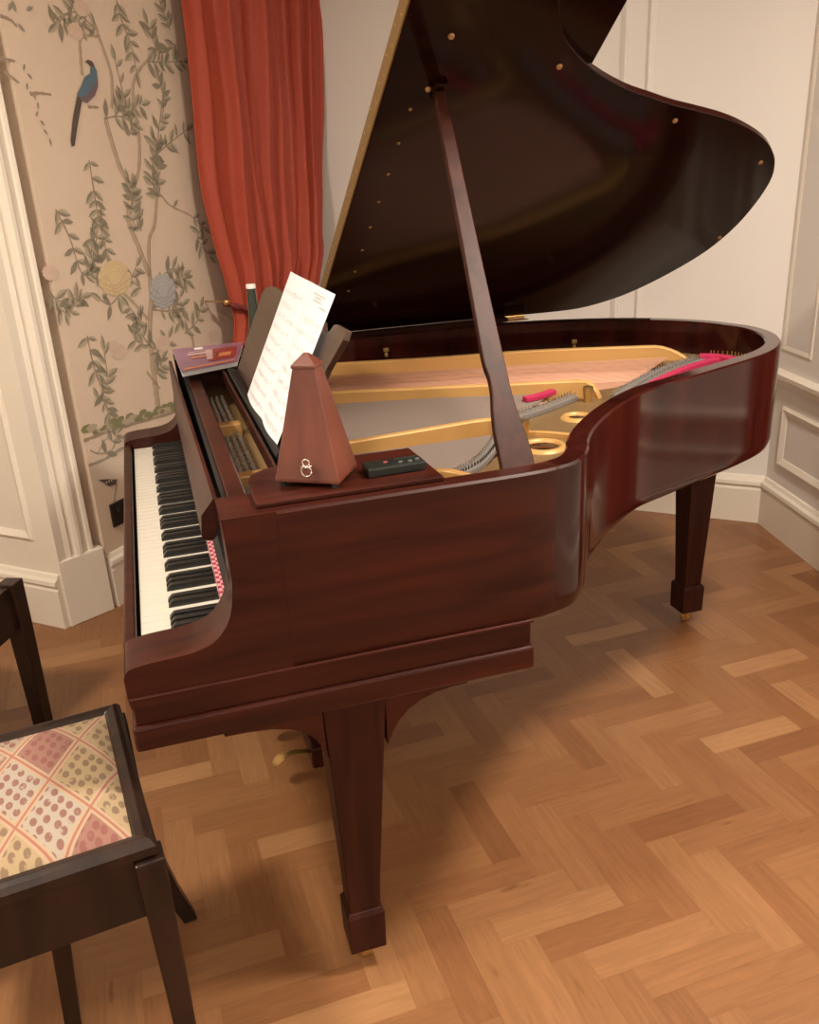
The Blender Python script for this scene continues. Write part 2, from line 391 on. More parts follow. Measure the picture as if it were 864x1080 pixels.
def leaves_on(pts, n, ln, base=4, jitter=.35):
    q = smooth_line(pts, 10)
    for k in range(n):
        i = int((k + .5) / n * (len(q) - 1)); a = q[i]; b_ = q[min(i + 1, len(q) - 1)]
        t = math.atan2(b_[1] - a[1], b_[0] - a[0])
        for sg in (-1, 1):
            if random.random() < .12: continue
            ang = t + sg * (.95 + random.uniform(-jitter, jitter))
            leaf(a[0], a[1], ang, ln * random.uniform(.75, 1.15), base if random.random() < .75 else 5)
    leaf(q[-1][0], q[-1][1], t, ln)
for p, f in twigs:
    stroke(p, .006, .004, 3)
    d = sum(math.hypot(b_[0] - a[0], b_[1] - a[1]) for a, b_ in zip(p[:-1], p[1:]))
    leaves_on(p, max(3, int(d / .030)), .054)
leaves_on([(0.641,1.379),(0.751,1.337),(0.829,1.287)], 4, .045)
leaves_on([(0.54,1.07),(0.60,1.12),(0.58,1.02)], 4, .055)
leaves_on([(0.43,1.36),(0.45,1.45)], 3, .05)
leaves_on([(0.48,1.70),(0.56,1.72)], 3, .055)
for q_ in ([(0.44,1.30),(0.42,1.36),(0.45,1.44)], [(0.20,1.93),(0.26,1.97),(0.33,1.95)], [(0.38,.98),(0.36,1.01),(0.33,1.05)], [(0.42,.78),(0.46,.82),(0.44,.87)], [(0.38,.90),(0.33,.94),(0.37,1.0)],
           [(0.56,1.14),(0.62,1.15),(0.68,1.10)], [(0.58,1.02),(0.64,1.0),(0.60,.95)], [(0.22,1.30),(0.19,1.24),(0.22,1.18)], [(0.47,1.62),(0.50,1.67),(0.47,1.72)], [(0.0,1.10),(0.04,1.07),(0.08,1.10)], [(0.41,1.10),(0.37,1.14),(0.40,1.18)], [(0.66,1.67),(0.69,1.74),(0.68,1.80)]):
    stroke(q_, .005, .003, 3); leaves_on(q_, 4, .055)
for p in ([(-0.004,1.934),(0.031,1.928),(0.052,1.912)], [(-0.035,1.821),(0.02,1.818)], [(-0.03,1.787),(0.019,1.759)], [(0.053,1.731),(0.095,1.735),(0.141,1.733)], [(0.293,1.705),(0.344,1.704)]):
    stroke(p, .011, .006, 3)
for k in range(9):
    t = k / 8; s_, z_ = .045 + .046 * t, 1.814 - .207 * t
    leaf(s_ + random.uniform(-.012, .012), z_, random.uniform(-2.6, -.6), .022, 6)
for s_, z_, a in ((.03, 1.95, .9), (.06, 1.95, 1.8), (.08, 1.90, 2.4), (.10, 1.96, .4)): leaf(s_, z_, a, .032, 6)
def flower(s, z, r, m1, m2, sq=.8):
    for ring, n in ((1.0, 11), (.72, 9), (.45, 6), (.2, 3)):
        for k in range(n):
            a = 2 * PI * (k + ring) / n
            cx_, cz_ = s + math.cos(a) * r * ring * .72, z + math.sin(a) * r * ring * .72 * sq
            pr = r * .42
            dep = TH * (1.7 + (1 - ring) * 1.5 + k * .012)
            quadpts([(cx_ + math.cos(b_) * pr, cz_ + math.sin(b_) * pr * .62) for b_ in [2 * PI * i / 9 for i in range(9)]], m2, dep)
            quadpts([(cx_ + math.cos(b_) * pr * .86, cz_ + pr * .08 + math.sin(b_) * pr * .5) for b_ in [2 * PI * i / 9 for i in range(9)]], m1, dep + TH * .08)
flower(.36, 2.44, .06, 12, 0); flower(.50, 2.24, .05, 8, 9); flower(.283, 1.154, .075, 8, 9); flower(.527, 1.076, .070, 10, 11, .95)
for s_, z_, r_ in ((.241, .903, .034), (.483, .886, .038), (.293, 1.924, .03), (-.005, 1.208, .03), (.337, 1.996, .03), (.22, .93, .022), (.80, .86, .03)):
    flower(s_, z_, r_, 12, 0)
# bird
quadpts([(0.250,1.735),(0.270,1.725),(0.226,1.640),(0.200,1.585),(0.186,1.583),(0.186,1.600),(0.215,1.672)], 15, TH * 3)
quadpts([(0.345,1.80),(0.358,1.785),(0.352,1.765),(0.33,1.738),(0.29,1.715),(0.262,1.722),(0.25,1.74),(0.29,1.78)], 14, TH * 3.2)
quadpts([(0.335,1.832),(0.350,1.832),(0.359,1.815),(0.357,1.79),(0.335,1.772),(0.30,1.742),(0.265,1.73),(0.25,1.738),(0.275,1.765),(0.297,1.793),(0.327,1.806)], 13, TH * 3.4)
quadpts([(0.31,1.838),(0.325,1.846),(0.345,1.842),(0.352,1.83),(0.338,1.824),(0.327,1.832)], 15, TH * 3.6)
# mossy bank and grey roots at the foot of the design, butterfly
quadpts([(0.0,.545),(1.6,.53),(1.6,.45),(0.0,.46)], 1, TH * .4)
for k in range(90):
    s_ = -.0 + .012 * k; z_ = .668 - .03 * (s_ / .5) + random.uniform(-.018, .012)
    rr = random.uniform(.010, .022)
    if s_ < .02: continue
    quadpts([(s_ + math.cos(a) * rr * 1.4, z_ + math.sin(a) * rr * .7) for a in [2 * PI * i / 7 + .3 for i in range(7)]], 7 if random.random() < .6 else 4, TH * (1.5 + .01 * k))
stroke([(0.0,.640),(.1,.640),(.25,.632),(.47,.615),(.8,.60)], .012, .010, 3)
stroke([(0.0,.55),(.08,.548),(.18,.560),(.28,.545),(.39,.543),(.6,.53)], .010, .014, 6)
stroke([(0.02,.60),(.06,.575),(.12,.57),(.16,.60),(.22,.60)], .006, .006, 6)
stroke([(0.05,.575),(.09,.61),(.13,.62)], .005, .004, 6)
stroke([(.115,.44),(.10,.41),(.085,.38),(.07,.36)], .006, .004, 3)
leaves_on([(.08,.555),(.13,.60),(.16,.62)], 3, .05, 6)
quadpts([(0.03,.487),(0.075,.474),(0.12,.458),(0.111,.441),(0.075,.446)], 15, TH * 2)
for k in range(5): quadpts([(.05 + .013 * k, .468), (.056 + .013 * k, .468), (.056 + .013 * k, .461), (.05 + .013 * k, .461)], 0, TH * 2.2)
struct('wall_left', bm, MATS)

bm = B(); M = wallM(CORNER, bd); LB = (B1 - CORNER).length
box(bm, -.1, LB, 0, .12, 0, H, M); struct('wall_back', bm, WALLPAINT)
bm = B(); M = wallM(B1, rd); LR = 6.0
box(bm, 0, LR, 0, .12, 0, H, M); struct('wall_right', bm, WALLPAINT)
# panelled doorway reveal, and the rest of the room behind the camera
bm = B(); M = wallM(R0 - bd * .85, bd)
box(bm, 0, .85, 0, .10, 0, H, M); struct('wall_doorway', bm, PAINT)
Lf0 = R0 - bd * .85
Lf1 = Lf0 - e1 * 1.3
Lf2 = Lf1 + bd * .85
Lf3 = Lf2 - e1 * 2.2
Q = B1 + rd * LR
bm = B()
for a, b_ in ((Lf1, Lf0), (Lf3, Lf2)):
    d = (b_ - a); l = d.length; box(bm, 0, l, 0, .1, 0, H, wallM(a, d.normalized()))
d = Lf1 - Lf2; box(bm, 0, d.length, 0, .1, 0, H, wallM(Lf2, d.normalized()))
struct('wall_alcove', bm, PAINT)
bm = B(); d = Lf3 - Q; box(bm, 0, d.length, 0, .1, 0, H, wallM(Q, d.normalized())); struct('wall_front', bm, WALLPAINT)

# skirting boards: section of a tall torus skirting
SK = [(0, 0), (-.022, 0), (-.022, .145), (-.018, .152), (-.018, .160), (-.028, .168), (-.026, .182), (-.014, .190), (-.008, .202), (0, .205)]
def skirt(name, o, d, a, b_, sec=SK):
    bm = B(); M = wallM(o, d)
    loft(bm, [[M @ Vector((x, y, z)) for y, z in sec] for x in (a, b_)]); return struct(name, bm, PAINT)
skirt('baseboard_left', W0, e1, -.005, 1.533 - .02)
skirt('baseboard_back', CORNER, bd, .02, LB - .004)
skirt('baseboard_right', B1, rd, .004, LR)
skirt('baseboard_doorway', R0 - bd * .85, bd, 0, .85 - .012)
# architrave of the doorway on its plinth block
dP = (P1 - R0).normalized()
M = wallM(R0, dP)
bm = B()
prism(bm, [(-.004, 0), (.168, 0), (.168, .05), (.13, .09), (0, .06)], 0, .252)
for v in bm.verts: v.co = M @ v.co
struct('trim_1', bm, PAINT, bevel=.004)
bm = B()
arch = [(.028, .10), (.028, .018), (.034, .010), (.050, .006), (.056, .014), (.066, .014), (.072, .004), (.082, .000), (.094, .002), (.102, .010), (.118, .016), (.124, .012), (.136, .012), (.142, .022), (.146, .10)]
loft(bm, [[M @ Vector((x, y, z)) for x, y in arch] for z in (.25, H)]); struct('trim_2', bm, PAINT)
# raised panel mouldings
def frame(bm, M, x0, x1, z0, z1, w=.028, t=.014):
    sec = [(0, 0), (t * .55, .0), (t, w * .3), (t * .75, w * .55), (t * .25, w), (0, w)]
    ring = []
    for t_, i in sec:
        ring.append([M @ Vector((x0 + i, -t_, z0 + i)), M @ Vector((x1 - i, -t_, z0 + i)), M @ Vector((x1 - i, -t_, z1 - i)), M @ Vector((x0 + i, -t_, z1 - i))])
    rs = [[bm.verts.new(p) for p in r] for r in ring]
    for a, b_ in zip(rs[:-1], rs[1:]):
        for i in range(4): bm.faces.new((a[i], a[(i + 1) % 4], b_[(i + 1) % 4], b_[i]))
bm = B(); M = wallM(R0, -bd)
M = wallM(R0 - bd * .85, bd)
frame(bm, M, .16, .85 - .095, .325, 1.15, .03, .012); frame(bm, M, .16, .85 - .095, 1.30, 2.6, .03, .012); struct('trim_3', bm, PAINT)
bm = B(); M = wallM(CORNER, bd)
frame(bm, M, .75, LB - .640, .32, 2.55, .03); loft(bm, [[M @ Vector((LB - .568 + i, -t_, z)) for t_, i in ((0, 0), (.008, 0), (.014, .009), (.010, .017), (.004, .03), (0, .03))] for z in (.22, H)]); struct('trim_4', bm, WALLPAINT)
bm = B(); M = wallM(B1, rd)
frame(bm, M, .085, 1.0, .285, .525, .032); frame(bm, M, 1.1, 2.1, .285, .525, .032); frame(bm, M, .02, .235, .735, 2.5, .02, .005)
struct('trim_5', bm, PAINT)
bm = B()
loft(bm, [[M @ Vector((x, y, z)) for y, z in ((0, .60), (-.014, .605), (-.016, .625), (-.034, .635), (-.036, .652), (-.02, .660), (0, .662))] for x in (.004, LR)])
struct('trim_6', bm, PAINT)

# wall socket
M = wallM(W0, e1)
t = thing('wall_socket', 'dark bronze square wall socket plate low on the floral wallpaper', 'socket', M @ Vector((.108, 0, .335)))
bm = B(); box(bm, .058, .158, -.010, 0, .290, .380, M); obj('face_plate', bm, SOCKET, t, bevel=.003)
for x in (.082, .122):
    bm = B(); box(bm, x, x + .014, -.0135, -.009, .345, .362, M); obj('rocker_switch', bm, BLACKPL, t)

# ------------------------------------------------------------------ curtain
CA = Vector((.455, 2.433, 0)); CB = Vector((.956, 2.849, 0)); cd_ = (CB - CA).normalized(); cn = Vector((cd_.y, -cd_.x, 0))
def interp(tab, z):
    if z <= tab[0][0]: return tab[0][1]
    for (a, x), (b_, y) in zip(tab[:-1], tab[1:]):
        if z <= b_:
            t = (z - a) / (b_ - a); t = t * t * (3 - 2 * t) * .5 + t * .5
            return x + (y - x) * t
    return tab[-1][1]
LEFT = [(0, -.06), (.5, -.055), (.82, -.045), (.915, -.024), (1.07, -.040), (1.25, -.060), (1.43, -.074), (1.76, -.060), (2.07, -.058), (2.7, -.05)]
RIGHT = [(0, .50), (.5, .45), (.82, .39), (.95, .44), (1.01, .545), (1.155, .62), (1.40, .667), (1.79, .707), (2.15, .738), (2.7, .75)]
folds = [(.10, 1.0, .045), (.235, .85, .035), (.36, 1.1, .040), (.49, .9, .030), (.585, .8, .026), (.68, 1.1, .030), (.775, .9, .026), (.87, 1.1, .034), (.965, .8, .03)]
t = thing('curtain', 'terracotta red silk curtain tied back beside the floral wallpaper', 'curtain', CA + cn * .05)
bm = B(); nx, nz = 150, 70; g = []
for j in range(nz + 1):
    z = .012 + (2.68 - .012) * j / nz; l, r_ = interp(LEFT, z), interp(RIGHT, z); row = []
    tie = math.exp(-((z - .93) / .28) ** 2)
    for i in range(nx + 1):
        s_ = i / nx; y = 0
        for c0, am, wd in folds:
            c_ = c0 + .018 * math.sin(2.1 * z + c0 * 17) - .03 * tie * (c0 - .2)
            wv = .82 * wd * (1 + .35 * math.sin(1.7 * z + 9 * c0))
            am2 = am * (.75 + .35 * math.sin(1.3 * z + 23 * c0))
            dd = (s_ - c_) / wv
            y += .060 * am2 * math.exp(-dd * dd)
        y += .012 * math.sin(s_ * 31 + z * 2.2) * tie + .005 * math.sin(s_ * 14 + z * 7)
        pt = CA + cd_ * (l + (r_ - l) * s_) + cn * (y + .03 * tie)
        row.append(bm.verts.new((pt.x, pt.y, z)))
    g.append(row)
for j in range(nz):
    for i in range(nx): bm.faces.new((g[j][i], g[j][i + 1], g[j + 1][i + 1], g[j + 1][i]))
dr = obj('drape', bm, CURTAIN, t, smooth='all'); md = dr.modifiers.new('solid', 'SOLIDIFY'); md.thickness = .004
bm = B(); pts = []
for k in range(25):
    s_ = k / 24; pt = CA + cd_ * (-.066 + .52 * s_) + cn * (.03 + .075 * math.sin(PI * min(1, s_ * 1.1)) ** .6)
    pts.append((pt.x, pt.y, 1.0 - .15 * s_ ** .8))
for ph in (0, PI):
    tube(bm, [(p[0] + cn.x * .007 * math.sin(k * 1.6 + ph), p[1] + cn.y * .007 * math.sin(k * 1.6 + ph), p[2] + .007 * math.cos(k * 1.6 + ph)) for k, p in enumerate(pts)], .0085, 8)
tb = obj('tieback_cord', bm, ROPE, t, smooth='all'); tb['label'] = 'dark red twisted cord tieback'
hp = CA + cd_ * (-.068) + Vector((0, 0, 1.004))
t2 = thing('tieback_hook', 'small brass tieback hook on the wall at the left edge of the curtain', 'hook', hp - cn * .08)
bm = B(); tube(bm, [hp - cn * .083, hp - cn * .02, hp + cn * .045], .003, 10); obj('stem', bm, BRASS, t2, smooth=True)
bm = B(); bmesh.ops.create_uvsphere(bm, u_segments=16, v_segments=10, radius=.013, matrix=Matrix.Translation(hp + cn * .052)); obj('finial', bm, BRASS, t2, smooth='all')
bm = B(); tube(bm, [hp - cn * .084, hp - cn * .078], .018, 16); obj('back_plate', bm, BRASS, t2)
t4 = thing('curtain', 'unseen terracotta red curtain by the right wall, added for its reflection in the rim', 'curtain', B1 + rd * .85 - Vector((.979, -.204, 0)) * .06)  # unseen curtain, added to give the piano rim its dark red reflection
bm = B(); nR = Vector((-.979, .204, 0)); g = []
for j in range(13):
    z = .012 + 2.66 * j / 12; row = []
    for i in range(81):
        s_ = i / 80; pt = B1 + rd * (.715 + .40 * s_) + nR * (.085 + .032 * math.sin(s_ * 44 + .3 * math.sin(z)) )
        row.append(bm.verts.new((pt.x, pt.y, z)))
    g.append(row)
for j in range(12):
    for i in range(80): bm.faces.new((g[j][i], g[j][i + 1], g[j + 1][i + 1], g[j + 1][i]))
dr = obj('drape', bm, CURTAIN, t4, smooth='all'); md = dr.modifiers.new('solid', 'SOLIDIFY'); md.thickness = .004
bm = B(); tube(bm, [B1 + rd * .56 + nR * .085 + Vector((0, 0, 2.69)), B1 + rd * 1.16 + nR * .085 + Vector((0, 0, 2.69))], .014, 12); obj('curtain_rod', bm, STOOLWOOD, t4)
# curtain pole above, out of the picture
t3 = thing('curtain_pole', 'dark wooden curtain pole above the red curtain', 'curtain pole', CA + cn * .06 + Vector((0, 0, 2.70)))
a = CA - cd_ * .16 + cn * .03 + Vector((0, 0, 2.70)); b_ = CB + cd_ * .02 + cn * .03 + Vector((0, 0, 2.70))
bm = B(); tube(bm, [a, b_], .016, 14); obj('pole', bm, STOOLWOOD, t3, smooth=True)
bm = B(); bmesh.ops.create_uvsphere(bm, u_segments=14, v_segments=10, radius=.028, matrix=Matrix.Translation(a)); obj('finial', bm, BRASS, t3, smooth='all')

# ------------------------------------------------------------------ grand piano
W = 1.4316; ZT = .983
piano = thing('grand_piano', 'mahogany baby grand piano with its lid propped open', 'piano', (.85, .7, 0))
rim = [(.2621,0),(.34,0),(.45,0),(.6,0),(.69,.002),(.735,.008),(.777,.022),(.808,.047),(.836,.084),(.865,.135),(.918,.204),(1.013,.298),(1.138,.392),(1.268,.448),(1.41,.505),(1.525,.551),(1.638,.608),(1.728,.686),(1.795,.789),(1.822,.901),(1.808,.985),(1.767,1.090),(1.683,1.190),(1.546,1.290),(1.318,1.380),(1.1,1.42),(.9,W),(.6,W),(.34,W),(.2621,W)]
rimS = smooth_line(rim, 5)
prof = [(0,.955),(0,.738),(0,.722),(.004,.708),(.014,.700),(.042,.700),(.042,.716),(.042,.960),(.042,.979),(.038,.983),(.004,.983),(0,.979)]
offs = {d: offset(rimS, d) for d in set(p[0] for p in prof)}
bm = B(); loft(bm, [[(offs[d][i][0], offs[d][i][1], z) for d, z in prof] for i in range(len(rimS))])
for f in bm.faces:
    m_ = f.calc_center_median()
    if m_.x < .735: f.material_index = 1
    if m_.z > .97 and m_.y > 1.2: f.material_index = 2
obj('case', bm, [RIMWOOD, MAHOG, RIMTOP], piano, smooth=True)
inner = offset(rimS, .040)
bm = B(); prism(bm, [p for p in inner if p[0] > .5], .704, .722); obj('underframe', bm, MAHOG, piano)
# arms (cheeks) at both ends of the keyboard
armp = smooth_line([(.0,.745),(.004,.756),(.014,.762),(.044,.766),(.098,.769),(.128,.775),(.147,.785),(.163,.803),(.174,.826),(.181,.866),(.182,.892),(.180,.94),(.178,.983)], 3) + [(.262,.983),(.262,.69),(.003,.69),(.0,.71)]
for v0, v1 in ((.0, .100), (W - .100, W)):
    bm = B(); prism(bm, armp, v0, v1, 'y'); obj('arm', bm, MAHOG, piano, smooth=True)
# key bed: two stepped slabs
bm = B(); box(bm, .004, .688, .004, W - .004, .655, .708); o = obj('key_bed', bm, MAHOG, piano, bevel=.003)
bm = B(); box(bm, -.002, .692, -.004, W + .004, .611, .656); obj('base_moulding', bm, MAHOG, o, bevel=.005)
bm = B(); box(bm, .001, .691, -.0035, .002, .704, .710); obj('bead', bm, MAHOG, o, bevel=.002)
bm = B(); box(bm, .0, .021, .099, W - .099, .70, .752); obj('key_slip', bm, MAHOG, piano, bevel=.004)
bm = B(); box(bm, .022, .232, .099, W - .099, .70, .712); obj('key_frame', bm, BLACK, piano)
# keys, treble end nearest
vk = (W - 1.225) / 2; kw = 1.225 / 52
bm = B(); box(bm, .027, .179, .0005, kw - .0005, .712, .7376); wk = obj('white_key', bm, IVORY, piano, bevel=.0015, loc=Vector((0, vk, 0)) - piano.location)
bm = B()
loft(bm, [[(.077 + dx, -.0070 + i_, .7376 + z), (.077 + dx, .0070 - i_, .7376 + z), (.168, .0070 - i_, .7376 + z), (.168, -.0070 + i_, .7376 + z)] for dx, z, i_ in ((0, -.004, 0), (.001, .004, .0002), (.008, .0118, .0012), (.011, .0132, .0022))])
bk = obj('black_key', bm, EBONY, piano, bevel=.0008, loc=Vector((0, vk + kw * 2, 0)) - piano.location)
for i in range(1, 52):
    c = wk.copy(); C.objects.link(c); c.parent = piano; c.location = Vector((0, vk + kw * i, 0)) - piano.location
letters = 'CBAGFED'; first = True
for i in range(51):
    a, b_ = letters[i % 7], letters[(i + 1) % 7]
    if (a, b_) in (('C', 'B'), ('F', 'E')): continue
    sh = {'B': .0018, 'A': 0, 'G': -.0018, 'E': .0015, 'D': -.0015}[a]
    loc = Vector((0, vk + kw * (i + 1) + sh, 0)) - piano.location
    if first: bk.location = loc; first = False; continue
    c = bk.copy(); C.objects.link(c); c.parent = piano; c.location = loc
bm = B(); box(bm, .1695, .1835, .10, W - .10, .7385, .757); o = obj('felt_strip', bm, TAPE, piano); o['label'] = 'red and white chequered strip behind the keys'
# fallboard, folded open: rounded nose below, thin edge on top
def fb(v, t):
    ub = .150 + .007 * t; zb = .912 - .074 * t; ut = .176 - .012 * t
    P = []
    for k in range(9):
        a = PI + PI * k / 8
        P.append((ub + .0125 + .0125 * math.cos(a), zb + .012 + .012 * math.sin(a)))
    P += [(ub + .028, zb + .03), (ut + .006, ZT - .001), (ut, ZT), (ut - .003, ZT - .004)]
    P += [(ub + .004, zb + .045)]
    return [(x, v, z) for x, z in P]
bm = B(); loft(bm, [fb(.101 + (W - .202) * k / 12, k / 12) for k in range(13)]); o = obj('fallboard', bm, MAHOG, piano, smooth=True)
# boards behind the fallboard
bm = B(); box(bm, .199, .233, .095, W - .095, .90, .972); obj('lock_rail', bm, MAHOG, piano, bevel=.004)
bm = B(); box(bm, .191, .1985, .102, W - .102, .80, .970); obj('rail_strip', bm, BLACK, piano)  # thin black strip that makes the slot before the rail black
bm = B(); box(bm, .18, .30, .044, W - .044, .72, .868); obj('inner_beam', bm, BLACK, piano)
# cast plate : one casting with its openings, ribs standing on it
outer = [p for p in offset(rimS, .046) if p[0] >= .25]
outer = [(.238, .046)] + outer + [(.238, W - .046)]
def circ(x, y, r, n=24, sy=1): return [(x + r * math.cos(2 * PI * k / n), y + sy * r * math.sin(2 * PI * k / n)) for k in range(n)]
O1 = [(.58,.985),(.87,.885),(1.17,.79),(1.30,.80),(1.45,.875),(1.57,.965),(1.59,1.025),(1.227,1.165),(.91,1.225),(.58,1.30)]
O2 = [(.47,.56),(.80,.585),(.90,.635),(1.02,.69),(1.11,.745),(1.10,.80),(.86,.855),(.48,.945)]
O3 = [(.47,.295),(.66,.275),(.75,.345),(.82,.43),(.80,.495),(.47,.475)]
plate = holed('cast_plate', outer, [O1, O2, O3, circ(.897, .40, .040), circ(1.07, .575, .028), circ(1.40, .70, .026)], .870, .885, BRONZE, piano)
def rib(pts, z0, z1, th, name='strut'):
    pts = smooth_line(pts, 4); n = len(pts)
    a = offset(pts, -th / 2); b_ = offset(pts, th / 2); secs = []
    for i in range(n):
        f = min(1, min(i, n - 1 - i * 1.0) / 2.0 + .15) if False else 1
        secs.append([(a[i][0], a[i][1], z0), (a[i][0], a[i][1], z1(i / (n - 1)) - .004), (pts[i][0] , pts[i][1], z1(i / (n - 1))), (b_[i][0], b_[i][1], z1(i / (n - 1)) - .004), (b_[i][0], b_[i][1], z0)])
    bm = B(); loft(bm, secs); return obj(name, bm, GOLD, plate, smooth=True, bevel=.002)
end = lambda z, e=.93, t0=.88: (lambda t: z if t < t0 else z - (z - .888) * ((t - t0) / (1 - t0)) ** 1.5)
rib([(.40,1.36),(.619,1.320),(.91,1.243),(1.227,1.186),(1.50,1.09),(1.60,1.045),(1.66,.99)], .862, end(.930, t0=.80), .018)
rib([(.40,1.000),(.566,.952),(.863,.861),(1.05,.80),(1.17,.762),(1.21,.715)], .876, end(.930, t0=.86), .018)
rib([(.40,.49),(.505,.498),(.672,.515),(.78,.528),(.832,.522),(.85,.49)], .876, end(.930, t0=.90), .018)
rib([(.42,.275),(.55,.268),(.60,.258),(.632,.235),(.655,.19),(.672,.14)], .876, end(.925, t0=.93), .016)
# raised lips round the holes, the rim's own edge of the casting
for (x, y, r) in ((.897, .40, .043), (1.07, .575, .031)):
    bm = B(); n = 28
    rr = [(r - .006, .884), (r - .004, .892), (r + .004, .892), (r + .010, .884)]
    rings = [[bm.verts.new((x + q * math.cos(2 * PI * k / n), y + q * math.sin(2 * PI * k / n), z)) for k in range(n)] for q, z in rr]
    for a, b_ in zip(rings[:-1], rings[1:]):
        for k in range(n): bm.faces.new((a[k], a[(k + 1) % n], b_[(k + 1) % n], b_[k]))
    obj('hole_rim', bm, GOLD, plate, smooth='all')
bm = B(); pts = smooth_line([(.84,.52),(.90,.495),(.955,.455),(1.0,.40),(1.01,.36)], 4)
a, b_ = offset(pts, .006), offset(pts, -.006)
loft(bm, [[(a[i][0], a[i][1], .884), (a[i][0], a[i][1], .897), (b_[i][0], b_[i][1], .897), (b_[i][0], b_[i][1], .884)] for i in range(len(pts))]); obj('web', bm, GOLD, plate, bevel=.002)
# brass capstan bolts
for x, y in ((.89, .485), (1.165, .700)):
    bm = B(); lathe(bm, [(.0001, 0), (.010, 0), (.010, .012), (.0125, .020), (.0135, .034), (.013, .040), (.009, .042), (.0001, .042)], x, y, 20, .884); obj('plate_bolt', bm, BRASS, plate, smooth=True)
# soundboard
bm = B(); prism(bm, [p for p in offset(rimS, .041) if p[0] > .30], .846, .855); obj('soundboard', bm, SPRUCE, piano)
# tuning pins and the two gold bars of the plate between them
bm = B()
for sec0, sec1 in ((.27, .40), (.435, .80), (.835, 1.20)):
    n = int((sec1 - sec0) / .0165)
    for k in range(n):
        for r_ in range(3):
            x = .256 + .0145 * r_ + .003 * (k % 2); y = sec0 + (sec1 - sec0) * (k + .33 * r_) / n
            lathe(bm, [(.0028, 0), (.0028, .013), (.0001, .0135)], x, y, 6, .884)
o = obj('tuning_pins', bm, PINSTEEL, plate); o['kind'] = 'stuff'
for y in (.415, .818):
    bm = B(); box(bm, .240, .298, y - .016, y + .016, .880, .915); obj('plate_bar', bm, GOLD, plate, bevel=.004)
# strings
def strings(name, m, rows, r):
    bm = B()
    for a, b_ in rows: tube(bm, [a, b_], r, 4)
    o = obj(name, bm, m, piano); o['kind'] = 'stuff'; return o
rows = []
for k in range(70):
    t = k / 69; rows.append(((.33, .575 + .40 * t, .902), (.93 + .20 * t, .615 + .185 * t, .897)))
for k in range(46):
    t = k / 45; rows.append(((.33, .285 + .19 * t, .902), (.66 + .17 * t, .285 + .21 * t, .897)))
strings('steel_strings', STRING, rows, .0013)
rows = []
for k in range(20):
    t = k / 19; rows.append(((.33, 1.02 + .30 * t, .905), (1.36 + .24 * t, .80 + .21 * t, .898)))
strings('bass_strings', COPPER, rows, .0012)
# bridges with pins, red felt threaded through the strings
def bridge(pts, wd, z0, z1, m, nm):
    pts = smooth_line(pts, 6); a, b_ = offset(pts, wd / 2), offset(pts, -wd / 2)
    bm = B(); loft(bm, [[(a[i][0], a[i][1], z0), (a[i][0], a[i][1], z1), (b_[i][0], b_[i][1], z1), (b_[i][0], b_[i][1], z0)] for i in range(len(pts))])
    return obj(nm, bm, m, piano, bevel=.003), pts
def pinrow(pts, off_, n, h, z0, m, nm, par, r=.0016):
    q = offset(pts, off_); bm = B()
    for k in range(n):
        f = k / (n - 1) * (len(q) - 1); i = min(int(f), len(q) - 2); f -= i
        lathe(bm, [(r, 0), (r, h), (.0001, h + .001)], q[i][0] + (q[i + 1][0] - q[i][0]) * f, q[i][1] + (q[i + 1][1] - q[i][1]) * f, 5, z0)
    o = obj(nm, bm, m, par); o['kind'] = 'stuff'; return o
o, p = bridge([(1.235,.665),(1.33,.745),(1.45,.835),(1.56,.90),(1.66,.945)], .05, .884, .902, GREYFELT, 'bass_bridge')
pinrow(p, .015, 34, .010, .901, STEEL, 'bridge_pins', o); pinrow(p, -.012, 34, .010, .901, STEEL, 'bridge_pins', o)
o, p2 = bridge([(1.33,.700),(1.45,.785),(1.57,.855),(1.70,.905)], .022, .884, .908, REDFELT, 'felt_strip'); o['label'] = 'crimson felt strip by the bass bridge'
o, p2 = bridge([(1.66,.945),(1.70,.915),(1.715,.86)], .03, .884, .913, REDFELT, 'felt_strip'); o['label'] = 'crimson felt knot at the tail'
o, p2 = bridge([(1.42,.72),(1.55,.795),(1.69,.845)], .07, .884, .894, GREYFELT, 'hitch_rail')
pinrow(p2, .0, 30, .012, .893, BRASS, 'hitch_pins', o)
o, p2 = bridge([(1.70,.945),(1.745,.90),(1.75,.84)], .04, .884, .906, BRASS, 'tail_rest'); pinrow(p2, 0, 12, .014, .905, BRASS, 'hitch_pins', o)
o, p = bridge([(.88,.60),(.95,.63),(1.05,.68),(1.14,.735)], .032, .884, .899, GREYFELT, 'treble_bridge')
pinrow(p, .006, 26, .010, .898, NICKEL, 'bridge_pins', o); pinrow(p, -.008, 26, .008, .898, NICKEL, 'bridge_pins', o)
o, p = bridge([(.655,.285),(.72,.335),(.785,.42),(.815,.47)], .028, .884, .898, GREYFELT, 'high_bridge')
pinrow(p, .006, 26, .010, .897, NICKEL, 'bridge_pins', o); pinrow(p, -.008, 26, .008, .897, BLACKPL, 'bridge_pins', o)
o, p2 = bridge([(1.00,.725),(1.04,.735),(1.10,.765)], .022, .898, .912, REDFELT, 'felt_strip'); o['label'] = 'crimson felt tuft by the treble bridge'
# small brass wing screws on the bass side of the rim
for x, y, z in ((.824, W - .047, .925), (1.43, 1.290, .905)):
    bm = B(); lathe(bm, [(.0001, 0), (.006, 0), (.006, .010), (.003, .012), (.003, .022), (.0001, .023)], x, y, 12, z - .01)
    box(bm, x - .009, x + .009, y - .002, y + .002, z + .006, z + .018); obj('wing_screw', bm, BRASS, piano, bevel=.001)
